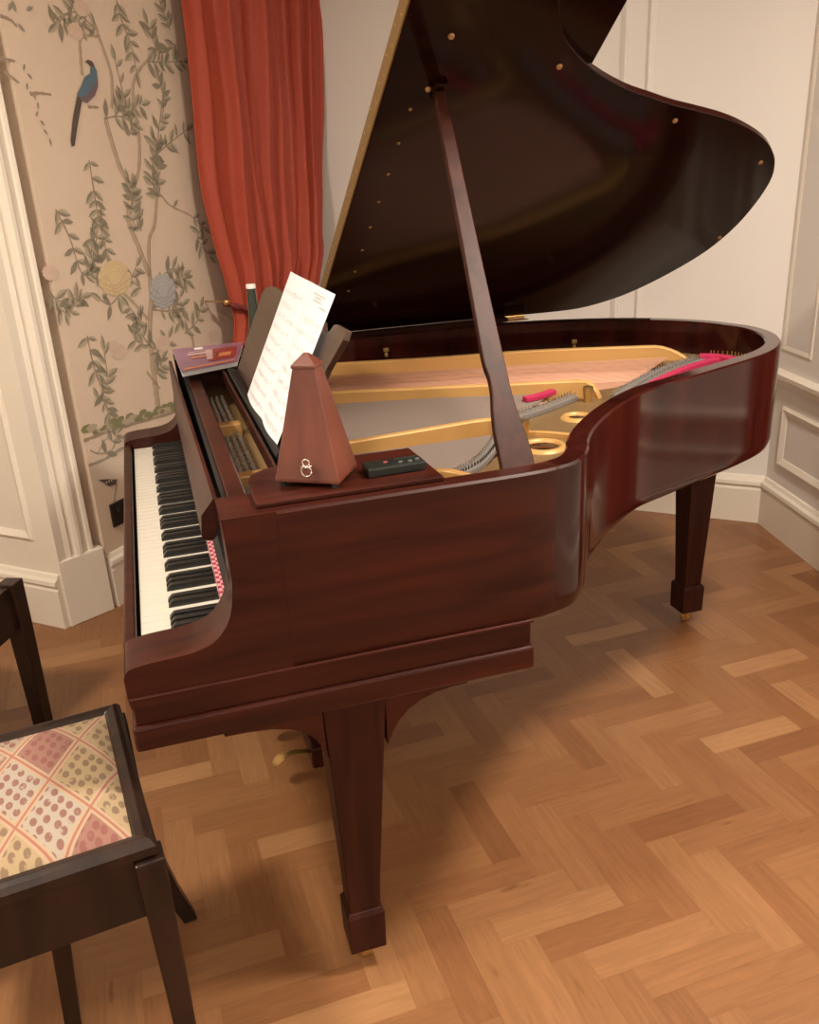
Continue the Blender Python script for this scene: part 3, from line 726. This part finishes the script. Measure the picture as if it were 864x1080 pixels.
# shelves on both sides of the music desk
def shelf(y_out, y_in, sgn):
    P = [(.300, y_in), (.270, y_in - sgn * .006), (.246, y_in - sgn * .028), (.236, y_in - sgn * .060), (.235, y_out), (.541, y_out), (.535, y_in)]
    bm = B(); prism(bm, P, .9835, .992); return obj('side_shelf', bm, MAHOG, piano, bevel=.002)
shelf(.022, .197, 1); shelf(W - .022, W - .197, -1)
bm = B(); box(bm, .291, .297, .198, W - .198, .955, .988); obj('desk_rail', bm, MAHOG, piano, bevel=.002)
bm = B(); box(bm, .2975, .352, .198, W - .198, .955, .9725); obj('desk_base', bm, BLACK, piano, bevel=.002)
bm = B(); box(bm, .425, .436, .198, .40, .955, .983); obj('desk_slide', bm, BLACK, piano, bevel=.002)
# music desk leaning back
ph = R(25); DU = .33; DZ = .99
def DP(v, h, d=0):   # along the keyboard, up the board, in front of it
    return Vector((DU + h * math.sin(ph) - d * math.cos(ph), v, DZ + h * math.cos(ph) + d * math.sin(ph)))
edge = [(1.075,-.015),(1.085,.10),(1.09,.205),(1.06,.225),(1.0,.236),(.93,.241),(.37,.236),(.355,.229),(.335,.222),(.315,.221),(.295,.228),(.280,.242),(.262,.246),(.19,.247),(.188,.23),(.225,.17),(.24,.10),(.245,-.015)]
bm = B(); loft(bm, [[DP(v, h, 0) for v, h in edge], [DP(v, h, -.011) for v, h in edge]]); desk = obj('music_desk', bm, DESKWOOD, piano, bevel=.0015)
bm = B(); loft(bm, [[DP(v, h, d) for h, d in ((-.013, .001), (-.013, .024), (-.006, .024), (-.003, .016), (-.003, .001))] for v in (.26, 1.075)]); obj('desk_lip', bm, BLACK, desk)
# lid
th = R(35.3); ZH = .9977
def LP(u, s, d=0): return Vector((u, W - s * math.cos(th) + d * math.sin(th), ZH + s * math.sin(th) + d * math.cos(th)))
lidc = [(.604,-.002),(.75,-.004),(1.0,-.004),(1.28,-.006),(1.40,-.008),(1.515,-.002),(1.60,.030),(1.67,.078),(1.74,.160),(1.80,.260),(1.830,.345),(1.841,.45),(1.831,.56),(1.807,.66),(1.776,.724),(1.731,.783),(1.656,.846),(1.562,.898),(1.485,.931),(1.400,.958),(1.325,.980),(1.249,1.008),(1.171,1.038),(1.071,1.093),(.990,1.158),(.948,1.212),(.905,1.30),(.875,1.37),(.835,1.425),(.79,1.445),(.642,1.450)]
lidS = smooth_line(lidc[3:-1], 3); lidS = lidc[:3] + lidS + lidc[-1:]
bm = B(); loft(bm, [[LP(u, s, .0015) for u, s in lidS], [LP(u, s, .0) for u, s in lidS], [LP(u, s, .018) for u, s in lidS]][1:]); lid = obj('lid', bm, LIDWOOD, piano, smooth=True, bevel=.002)
fl = [(.606,.0),(1.060,.0),(1.074,1.0),(1.076,1.446),(.644,1.450)]
bm = B(); loft(bm, [[LP(u, s, .0195) for u, s in fl], [LP(u, s, .036) for u, s in fl]]); obj('lid_flap', bm, LIDWOOD, lid, bevel=.002)
bm = B(); loft(bm, [[LP(u - e, s, d) for u, e, d in ((.604 + .026 * s, .0035, .000), (.604 + .026 * s, .0035, .036), (.604 + .026 * s, .0002, .036), (.604 + .026 * s, .0002, .000))] for s in (.0, .5, 1.0, 1.449)]); hg = obj('piano_hinge', bm, HINGE, lid); hg['label'] = 'brass hinge strip along the front edge of the lid'
bm = B()
for k in range(40):
    s = .02 + .0365 * k; c0 = LP(.6005 + .026 * s, s, .012 if k % 2 else .025)
    bmesh.ops.create_uvsphere(bm, u_segments=8, v_segments=5, radius=.0022, matrix=Matrix.Translation(c0))
o = obj('hinge_screws', bm, BRASS, hg); o['kind'] = 'stuff'
for u, s in ((.987,1.106),(1.354,.930),(1.710,.754),(1.818,.392),(.734,1.187),(.722,1.052)):
    bm = B(); q = []
    for r_, d in ((.0065, 0), (.0065, -.002), (.005, -.0045), (.0001, -.005)):
        q.append([LP(u + r_ * math.cos(2 * PI * k / 12), s + r_ * math.sin(2 * PI * k / 12), d) for k in range(12)])
    loft(bm, q); o = obj('lid_button', bm, BUTTON, lid, smooth=True)
for k in range(8):
    s = .26 + .105 * k
    bm = B(); q = [[LP(.672 + .026 * s + r_ * math.cos(2 * PI * i / 8), s + r_ * math.sin(2 * PI * i / 8), d) for i in range(8)] for r_, d in ((.0045, 0), (.004, -.0015), (.0001, -.002))]
    loft(bm, q); obj('hinge_screw', bm, HINGE, lid)
bm = B(); box(bm, .606, 1.245, W - .034, W - .002, .9832, .9965); obj('hinge_rail', bm, RIMTOP, piano)
for u in (1.285,):
    bm = B(); tube(bm, [(u - .035, W + .010, ZH - .006), (u + .035, W + .010, ZH - .006)], .006, 10); box(bm, u - .034, u + .034, W - .030, W + .004, .9825, .9855); obj('lid_hinge', bm, BRASS, lid)
# prop stick
A0 = Vector((.690, .060, .958)); A1 = LP(.744, 1.050, -.004); ax = (A1 - A0).normalized()
sx = Vector((1, 0, 0)); sx = (sx - ax * sx.dot(ax)).normalized(); sy = ax.cross(sx)
Lp = (A1 - A0).length
profp = [(0,-.030,.030),(.05,-.030,.030),(.10,-.030,.026),(.15,-.026,.019),(.19,-.021,.0165),(.225,-.020,.016),(.26,-.024,.0155),(.32,-.0235,.015),(.5,-.020,.0135),(.8,-.0155,.012),(1,-.013,.011)]
bm = B(); loft(bm, [[A0 + ax * Lp * t + sx * l + sy * .008, A0 + ax * Lp * t + sx * r_ + sy * .008, A0 + ax * Lp * t + sx * r_ - sy * .008, A0 + ax * Lp * t + sx * l - sy * .008] for t, l, r_ in smooth_line(profp, 3)])
prop = obj('prop_stick', bm, MAHOG_V, piano, smooth=True, bevel=.002)
bm = B(); c0 = LP(.744, 1.055, 0)
loft(bm, [[LP(.744 + a_, 1.055 + b_, d) for a_, b_ in ((-.015, -.02), (.015, -.02), (.015, .02), (-.015, .02))] for d in (0, -.012)]); obj('prop_socket', bm, LIDWOOD, lid, bevel=.003)
bm = B(); box(bm, .655, .73, .040, .052, .930, .965); obj('prop_bracket', bm, BRASS, prop, bevel=.002)
# legs
def leg(cx_, cy_, top, hw, bx, by, bh, zt=.614, yaw=0):
    "cx_,cy_: centre at the top, bx,by: centre of the foot block"
    bm = B(); n = 8
    def sq(x, y, z, h): return [(x - h, y - h, z), (x + h, y - h, z), (x + h, y + h, z), (x - h, y + h, z)]
    loft(bm, [sq(bx, by, .140, .030), sq(bx + (cx_ - bx) * .2, by + (cy_ - by) * .2, .21, .0325), sq(cx_, cy_, top, hw), sq(cx_, cy_, zt, hw)])
    l = obj('leg', bm, MAHOG_V, piano, bevel=.003)
    bm = B(); loft(bm, [sq(bx, by, .048, bh * .97), sq(bx, by, .135, bh), sq(bx, by, .145, bh * .86)]); obj('foot_block', bm, MAHOG_V, l, bevel=.002)
    bm = B(); lathe(bm, [(.0001, .034), (.016, .034), (.016, .049), (.0001, .049)], bx, by, 16)
    for s in (-1, 1): box(bm, bx - .010, bx + .010, by + s * .011 - .002, by + s * .011 + .002, .012, .038)
    obj('caster_fork', bm, BRASS, l)
    bm = B(); loft(bm, [[(bx + r_ * math.cos(2 * PI * k / 20), by + y, .0165 + r_ * math.sin(2 * PI * k / 20)) for k in range(20)] for r_, y in ((.012, -.008), (.0165, -.006), (.0165, .006), (.012, .008))]); obj('caster_wheel', bm, BRASS, l, smooth=True)
    return l
leg(.358, .057, .60, .055, .347, .039, .0365)
leg(.358, W - .057, .60, .055, .347, W - .039, .0365)
leg(1.708, .985, .66, .050, 1.703, .975, .0385, .704)
# curved brackets beside the front legs
br_l = [(.302,.612),(.135,.612),(.137,.601),(.175,.600),(.215,.596),(.245,.588),(.270,.575),(.287,.556),(.297,.535),(.304,.508)]
br_r = [(.413,.612),(.568,.612),(.566,.604),(.535,.603),(.505,.599),(.478,.590),(.455,.577),(.438,.560),(.425,.540),(.412,.512)]
for y0, y1 in ((.004, .036), (W - .036, W - .004)):
    for b_ in (br_l, br_r):
        bm = B(); prism(bm, b_, y0, y1, 'y'); obj('bracket', bm, MAHOG, piano, bevel=.0015)
# pedal lyre
bm = B(); box(bm, .350, .420, .572, .85, .058, .118); ly = obj('pedal_box', bm, MAHOG, piano, bevel=.005)
for y in (.64, .78):
    bm = B(); lathe(bm, [(.015, .118), (.018, .16), (.013, .22), (.017, .40), (.020, .56), (.020, .613)], .385, y, 14); obj('lyre_post', bm, MAHOG_V, piano, smooth=True)
for y in (.605, .790):
    P = [(.352, .092, .008), (.325, .098, .009), (.305, .100, .011), (.285, .096, .016), (.268, .088, .020), (.257, .080, .016), (.252, .076, .006)]
    bm = B(); loft(bm, [[(x, y - w_, z), (x, y, z + .005), (x, y + w_, z), (x, y, z - .006)] for x, z, w_ in smooth_line(P, 3)]); obj('pedal', bm, BRASS, ly, smooth=True)

# ------------------------------------------------------------------ things standing on the piano
# metronome
c0 = Vector((.347, .100, .992)); rz = math.atan2(-.058, .093)
mt = thing('metronome', 'wooden pyramid metronome with a metal winding key', 'metronome', c0, rz)
def mp_(bm, secs):
    loft(bm, [[(-a, -b_, z), (a, -b_, z), (a, b_, z), (-a, b_, z)] for a, b_, z in secs])
bm = B(); mp_(bm, [(.0545, .0455, .008), (.0545, .0455, .013), (.0185, .0165, .188)]); obj('body', bm, METRO, mt, bevel=.0012, loc=(0, 0, 0))
bm = B(); mp_(bm, [(.0205, .0185, .186), (.0205, .0185, .191), (.004, .003, .208)]); obj('cap', bm, METRO, mt, bevel=.001, loc=(0, 0, 0))
for sx_ in (-1, 1):
    for sy_ in (-1, 1):
        bm = B(); lathe(bm, [(.0001, 0), (.006, 0), (.006, .008), (.0001, .008)], sx_ * .044, sy_ * .036, 12); obj('foot', bm, BLACKPL, mt, loc=(0, 0, 0))
bm = B(); yk = -.0435
tube(bm, [(.004, yk + .010, .037), (.004, yk - .010, .036)], .003, 10)
for q0, q1, r_ in ((.0035, .030, .0085), (.004, .044, .0058)):
    tube(bm, [(q0 + r_ * math.cos(2 * PI * k / 20), yk - .008, q1 + r_ * math.sin(2 * PI * k / 20)) for k in range(21)], .0014, 6)
tube(bm, [(-.007, yk - .008, .038), (.012, yk - .008, .038)], .0014, 6)
k_ = obj('winding_key', bm, NICKEL, mt, smooth='all', loc=(0, 0, 0)); k_['label'] = 'bright metal winding key'
# small black device
dv = thing('electronic_tuner', 'small flat black electronic tuner beside the wooden metronome', 'tuner', (.474, .083, .992), R(1))
bm = B(); box(bm, -.050, .050, -.021, .021, 0, .016); obj('casing', bm, BLACKPL, dv, bevel=.003, loc=(0, 0, 0))
bm = B(); box(bm, .002, .042, .004, .016, .0161, .0168); obj('screen', bm, plain('lcd', (.03, .035, .032), .15), dv, loc=(0, 0, 0))
for x, y, m in ((-.014, .002, plain('red_key', (.45, .10, .08), .4)), (-.028, .008, BLACKPL), (.010, -.006, STEEL), (.026, -.008, STEEL), (.040, -.003, STEEL), (-.004, -.010, BLACKPL)):
    bm = B(); box(bm, x - .0035, x + .0035, y - .002, y + .002, .0158, .0178); obj('button', bm, m, dv, bevel=.0006, loc=(0, 0, 0))
# music sheets leaning on the desk
sm = thing('sheet_music', 'white music sheets leaning on the music desk', 'sheet music', DP(.52, -.01, .012))
def page(nm, v0, v1, h0, h1, d, skew, rows_, bend):
    n = 12; bm = B(); g = []
    for i in range(n + 1):
        t = i / n; row = []
        for j in range(9):
            h = h0 + (h1 - h0) * j / 8
            v = v0 + (v1 - v0) * t + (skew[0] + (skew[1] - skew[0]) * t) * j / 8
            row.append(bm.verts.new(DP(v, h, d + bend * math.sin(PI * t) + .004 * (1 - j / 8))))
        g.append(row)
    for i in range(n):
        for j in range(8): bm.faces.new((g[i][j], g[i + 1][j], g[i + 1][j + 1], g[i][j + 1]))
    # printed staves: groups of thin lines
    def mark(t0, t1, f0, f1, mi=1):
        c = []
        for t, f in ((t0, f0), (t1, f0), (t1, f1), (t0, f1)):
            h = h0 + (h1 - h0) * f; v = v0 + (v1 - v0) * t + (skew[0] + (skew[1] - skew[0]) * t) * f
            c.append(bm.verts.new(DP(v, h, d + bend * math.sin(PI * t) + .004 * (1 - f) + .0009)))
        fc = bm.faces.new(c); fc.material_index = mi
    for f in rows_:
        segs = [.08 + .84 * k / 6 for k in range(7)]
        for q in range(5):
            for a_, b_ in zip(segs[:-1], segs[1:]): mark(a_, b_, f + q * .0062, f + q * .0062 + .0018)
        for k in range(24):
            t0 = .12 + .78 * random.random(); f0 = f + random.uniform(-.004, .03); mark(t0, t0 + .018, f0, f0 + .006, 2)
    return bm, mark
def close(bm): obj('page', bm, [PAPER, INK, INKD], sm, smooth='all')
bm, mark = page('page', .752, .518, -.010, .292, .011, (.004, -.009), [.06 + .088 * k for k in range(10)], .005); close(bm)
bm, mark = page('page', .518, .318, -.010, .292, .011, (-.009, -.022), [.06 + .088 * k for k in range(9)], .005)
for f0, a_, b_ in ((.945, .34, .80), (.925, .45, .70), (.905, .40, .74), (.88, .72, .92)):
    x_ = a_
    while x_ < b_:
        l_ = random.uniform(.02, .06); mark(x_, min(b_, x_ + l_), f0, f0 + .010, 2); x_ += l_ + .014
close(bm)
# booklet
bk_ = thing('music_book', 'purple-covered booklet lying on the far end of the piano', 'book', (.27, 1.22, .992))
def bpt(a, b_, z):   # a along u, b along v on the measured corners
    p = Vector((.184, 1.030, 0)).lerp(Vector((.334, 1.100, 0)), a); q = Vector((.178, 1.384, 0)).lerp(Vector((.384, 1.388, 0)), a)
    r_ = p.lerp(q, b_); return Vector((r_.x, r_.y, z))
def bslab(z0, z1, ins, mi, bm):
    n = 8; secs = []
    for k in range(n + 1):
        t = ins + (1 - 2 * ins) * k / n; dz = .004 * math.sin(PI * t)
        secs.append([bpt(ins, t, z0), bpt(1 - ins, t, z0), bpt(1 - ins, t, z1 + dz), bpt(ins, t, z1 + dz)])
    loft(bm, secs, mi=mi)
bm = B(); bslab(.9925, 1.004, .012, 0, bm); obj('pages', bm, PAPER, bk_)
bm = B(); bslab(1.0045, 1.0055, 0, 0, bm); cv = obj('cover', bm, PURPLE, bk_)
def bmark(bm, a0, a1, b0, b1, mi, lift=.0011):
    n = 4
    for k in range(n):
        t0, t1 = b0 + (b1 - b0) * k / n, b0 + (b1 - b0) * (k + 1) / n
        f = bm.faces.new([bm.verts.new(bpt(a, t, 1.0055 + .004 * math.sin(PI * t) + lift)) for a, t in ((a0, t0), (a1, t0), (a1, t1), (a0, t1))]); f.material_index = mi
bm = B()
bmark(bm, .50, .93, .18, .72, 1); bmark(bm, .46, .56, .25, .70, 0, .0016); bmark(bm, .18, .46, .52, .62, 0, .0014); bmark(bm, .20, .46, .66, .70, 0, .0014); bmark(bm, .22, .46, .38, .46, 2, .0014)
bmark(bm, .30, .42, .78, .92, 3, .0014); bmark(bm, .66, .86, .30, .46, 2, .0016); bmark(bm, .05, .95, .04, .09, 2, .0012)
obj('cover_picture', bm, [COVERPINK, COVERRED, plain('cover_orange', (.6, .22, .10), .35), WHITEPL], cv)
# tall green bottle-shaped thing behind it
bt = thing('bottle', 'slender dark green bottle with a white top behind the purple booklet', 'bottle', (.425, 1.383, .993))
bm = B(); lathe(bm, [(.0001, 0), (.036, 0), (.038, .004), (.036, .010), (.028, .026), (.020, .050), (.0165, .08), (.0145, .12), (.0125, .168), (.0001, .168)], 0, 0, 28); obj('body', bm, GREEN, bt, smooth=True, loc=(0, 0, 0))
bm = B(); lathe(bm, [(.0001, .166), (.0138, .166), (.0142, .172), (.0135, .178), (.0001, .179)], 0, 0, 24); obj('cap', bm, WHITEPL, bt, smooth=True, loc=(0, 0, 0))

# ------------------------------------------------------------------ stools
st = thing('piano_stool', 'dark wooden piano stool with patchwork upholstered seat', 'stool', (-.223, .048, 0), R(7.5))
def sq4(x, y, z, h): return [(x - h, y - h, z), (x + h, y - h, z), (x + h, y + h, z), (x - h, y + h, z)]
h = .21
bm = B()
sec = [(0, .516), (.0, .532), (-.006, .541), (-.014, .545), (-.026, .542), (-.032, .536), (-.032, .516)]
rs = [[bm.verts.new(p) for p in ((-h - d, -h - d, z), (h + d, -h - d, z), (h + d, h + d, z), (-h - d, h + d, z))] for d, z in sec]
for a, b_ in zip(rs, rs[1:] + rs[:1]):
    for i in range(4): bm.faces.new((a[i], a[(i + 1) % 4], b_[(i + 1) % 4], b_[i]))
obj('seat_frame', bm, STOOLWOOD, st, bevel=.0015, loc=(0, 0, 0))
bm = B(); n = 24; g = []; hi = h - .030
for i in range(n + 1):
    row = []
    for j in range(n + 1):
        a, b_ = -1 + 2 * i / n, -1 + 2 * j / n
        row.append(bm.verts.new((a * hi, b_ * hi, .537 + .020 * ((1 - a ** 4) * (1 - b_ ** 4)) ** .6)))
    g.append(row)
for i in range(n):
    for j in range(n): bm.faces.new((g[i][j], g[i + 1][j], g[i + 1][j + 1], g[i][j + 1]))
cu = obj('seat_pad', bm, PATCH, st, smooth='all', loc=(0, 0, 0)); cu['label'] = 'patchwork upholstery in pink, cream and brown'
bm = B()
for (x0, x1, y0, y1) in ((-h + .012, h - .012, -h + .010, -h + .028), (-h + .012, h - .012, h - .028, h - .010), (-h + .010, -h + .028, -h + .03, h - .03), (h - .028, h - .010, -h + .03, h - .03)):
    box(bm, x0, x1, y0, y1, .398, .517)
obj('apron', bm, STOOLWOOD, st, bevel=.002, loc=(0, 0, 0))
bm = B(); box(bm, -h + .02, h - .02, -h + .02, h - .02, .400, .408); obj('box_bottom', bm, STOOLWOOD, st, loc=(0, 0, 0))
def sleg(path):
    bm = B(); loft(bm, [sq4(*p) for p in path]); obj('leg', bm, STOOLWOOD, st, bevel=.003, loc=(0, 0, 0))
sleg([(.200, -.202, 0, .015), (.199, -.199, .25, .0185), (.196, -.196, .512, .0225)])
sleg([(.262, .176, 0, .014), (.236, .184, .08, .017), (.208, .190, .20, .019), (.196, .193, .36, .021), (.194, .193, .512, .022)])
sleg([(-.200, -.202, 0, .015), (-.199, -.199, .25, .0185), (-.196, -.196, .512, .0225)])
sleg([(-.262, .176, 0, .014), (-.236, .184, .08, .017), (-.208, .190, .20, .019), (-.196, .193, .36, .021), (-.194, .193, .512, .022)])
bm = B(); loft(bm, [sq4(.0145, .010, 0, .014), sq4(.030, -.03, .2, .015), sq4(.046, -.07, .404, .016)]); obj('centre_leg', bm, STOOLWOOD, st, bevel=.002, loc=(0, 0, 0))

s2 = thing('wooden_stool', 'plain dark wooden stool at the left edge behind the patchwork stool', 'stool', (-.584, 1.033, 0), R(-25))
for sx_ in (-1, 1):
    for sy_ in (-1, 1):
        bm = B(); loft(bm, [sq4(sx_ * .180, sy_ * .180, 0, .020), sq4(sx_ * .180, sy_ * .180, .32, .024), sq4(sx_ * .180, sy_ * .180, .472, .025)]); obj('leg', bm, STOOLWOOD, s2, bevel=.003, loc=(0, 0, 0))
for k in range(4):
    bm = B(); box(bm, -.156, .156, .168, .192, .335, .465)
    for v in bm.verts: v.co = Matrix.Rotation(PI / 2 * k, 4, 'Z') @ v.co
    obj('apron', bm, STOOLWOOD, s2, bevel=.002, loc=(0, 0, 0))
bm = B(); box(bm, -.167, .167, -.167, .167, .440, .458); obj('seat', bm, STOOLWOOD, s2, bevel=.004, loc=(0, 0, 0))

# ------------------------------------------------------------------ light : unseen ceiling lamps added to light the room, behind and beside the camera
def lamp(x, y, power, size, label, z=H):
    t = thing('added_lamp', label, 'lamp', (x, y, z - .14))
    bm = B(); lathe(bm, [(.0001, .14), (.05, .14), (.05, .125), (.012, .12), (.012, .05), (.0001, .05)], 0, 0, 20); obj('ceiling_rose', bm, BRASS, t, smooth=True, loc=(0, 0, 0))
    m = plain('lamp_glass', (.9, .85, .75), .4); nt = m.node_tree; b_ = nt.nodes['Principled BSDF']
    b_.inputs['Emission Color'].default_value = (1, .80, .58, 1); b_.inputs['Emission Strength'].default_value = 6
    bm = B(); lathe(bm, [(.0001, -.02), (size * .7, -.012), (size, .02), (size * .95, .05), (.02, .06), (.0001, .06)], 0, 0, 32); obj('glass_bowl', bm, m, t, smooth=True, loc=(0, 0, 0))
    l = bpy.data.lights.new('added_light', 'AREA'); l.shape = 'DISK'; l.size = size * 2; l.energy = power; l.color = (1, .89, .765)
    o = bpy.data.objects.new('lamp_light', l); C.objects.link(o); o.parent = t; o.location = (0, 0, -.03)
    t['group'] = 'added unseen lamps'
    return t
lamp(-1.05, .0, 66, .17, 'added unseen ceiling lamp near the doorway')
lamp(1.45, -.25, 74, .17, 'added unseen ceiling lamp in front of the piano')
lamp(.2, -2.6, 38, .17, 'added unseen fill lamp at the back of the room')
wd = bpy.data.worlds.new('world'); bpy.context.scene.world = wd; wd.use_nodes = True
wd.node_tree.nodes['Background'].inputs[0].default_value = (1, .85, .7, 1); wd.node_tree.nodes['Background'].inputs[1].default_value = .05

# ------------------------------------------------------------------ camera
cam = bpy.data.cameras.new('camera'); co = bpy.data.objects.new('camera', cam); C.objects.link(co)
cam.sensor_width = 36; cam.lens = 910.5 / 1080 * 36; cam.clip_start = .02
yw, pt, rl = R(16.12386), R(-21.50869), R(-2.96434)
fw = Vector((math.sin(yw) * math.cos(pt), math.cos(yw) * math.cos(pt), math.sin(pt)))
rt = Vector((math.cos(yw), -math.sin(yw), 0)); up = rt.cross(fw)
r2 = rt * math.cos(rl) + up * math.sin(rl); u2 = up * math.cos(rl) - rt * math.sin(rl)
co.matrix_world = Matrix(((r2.x, u2.x, -fw.x, .11593), (r2.y, u2.y, -fw.y, -1.23498), (r2.z, u2.z, -fw.z, 1.45499), (0, 0, 0, 1)))
sc = bpy.context.scene; sc.camera = co
sc.view_settings.view_transform = 'Standard'; sc.view_settings.look = 'None'; sc.view_settings.gamma = 1; sc.view_settings.use_curve_mapping = False
sc.view_settings.exposure = -.22
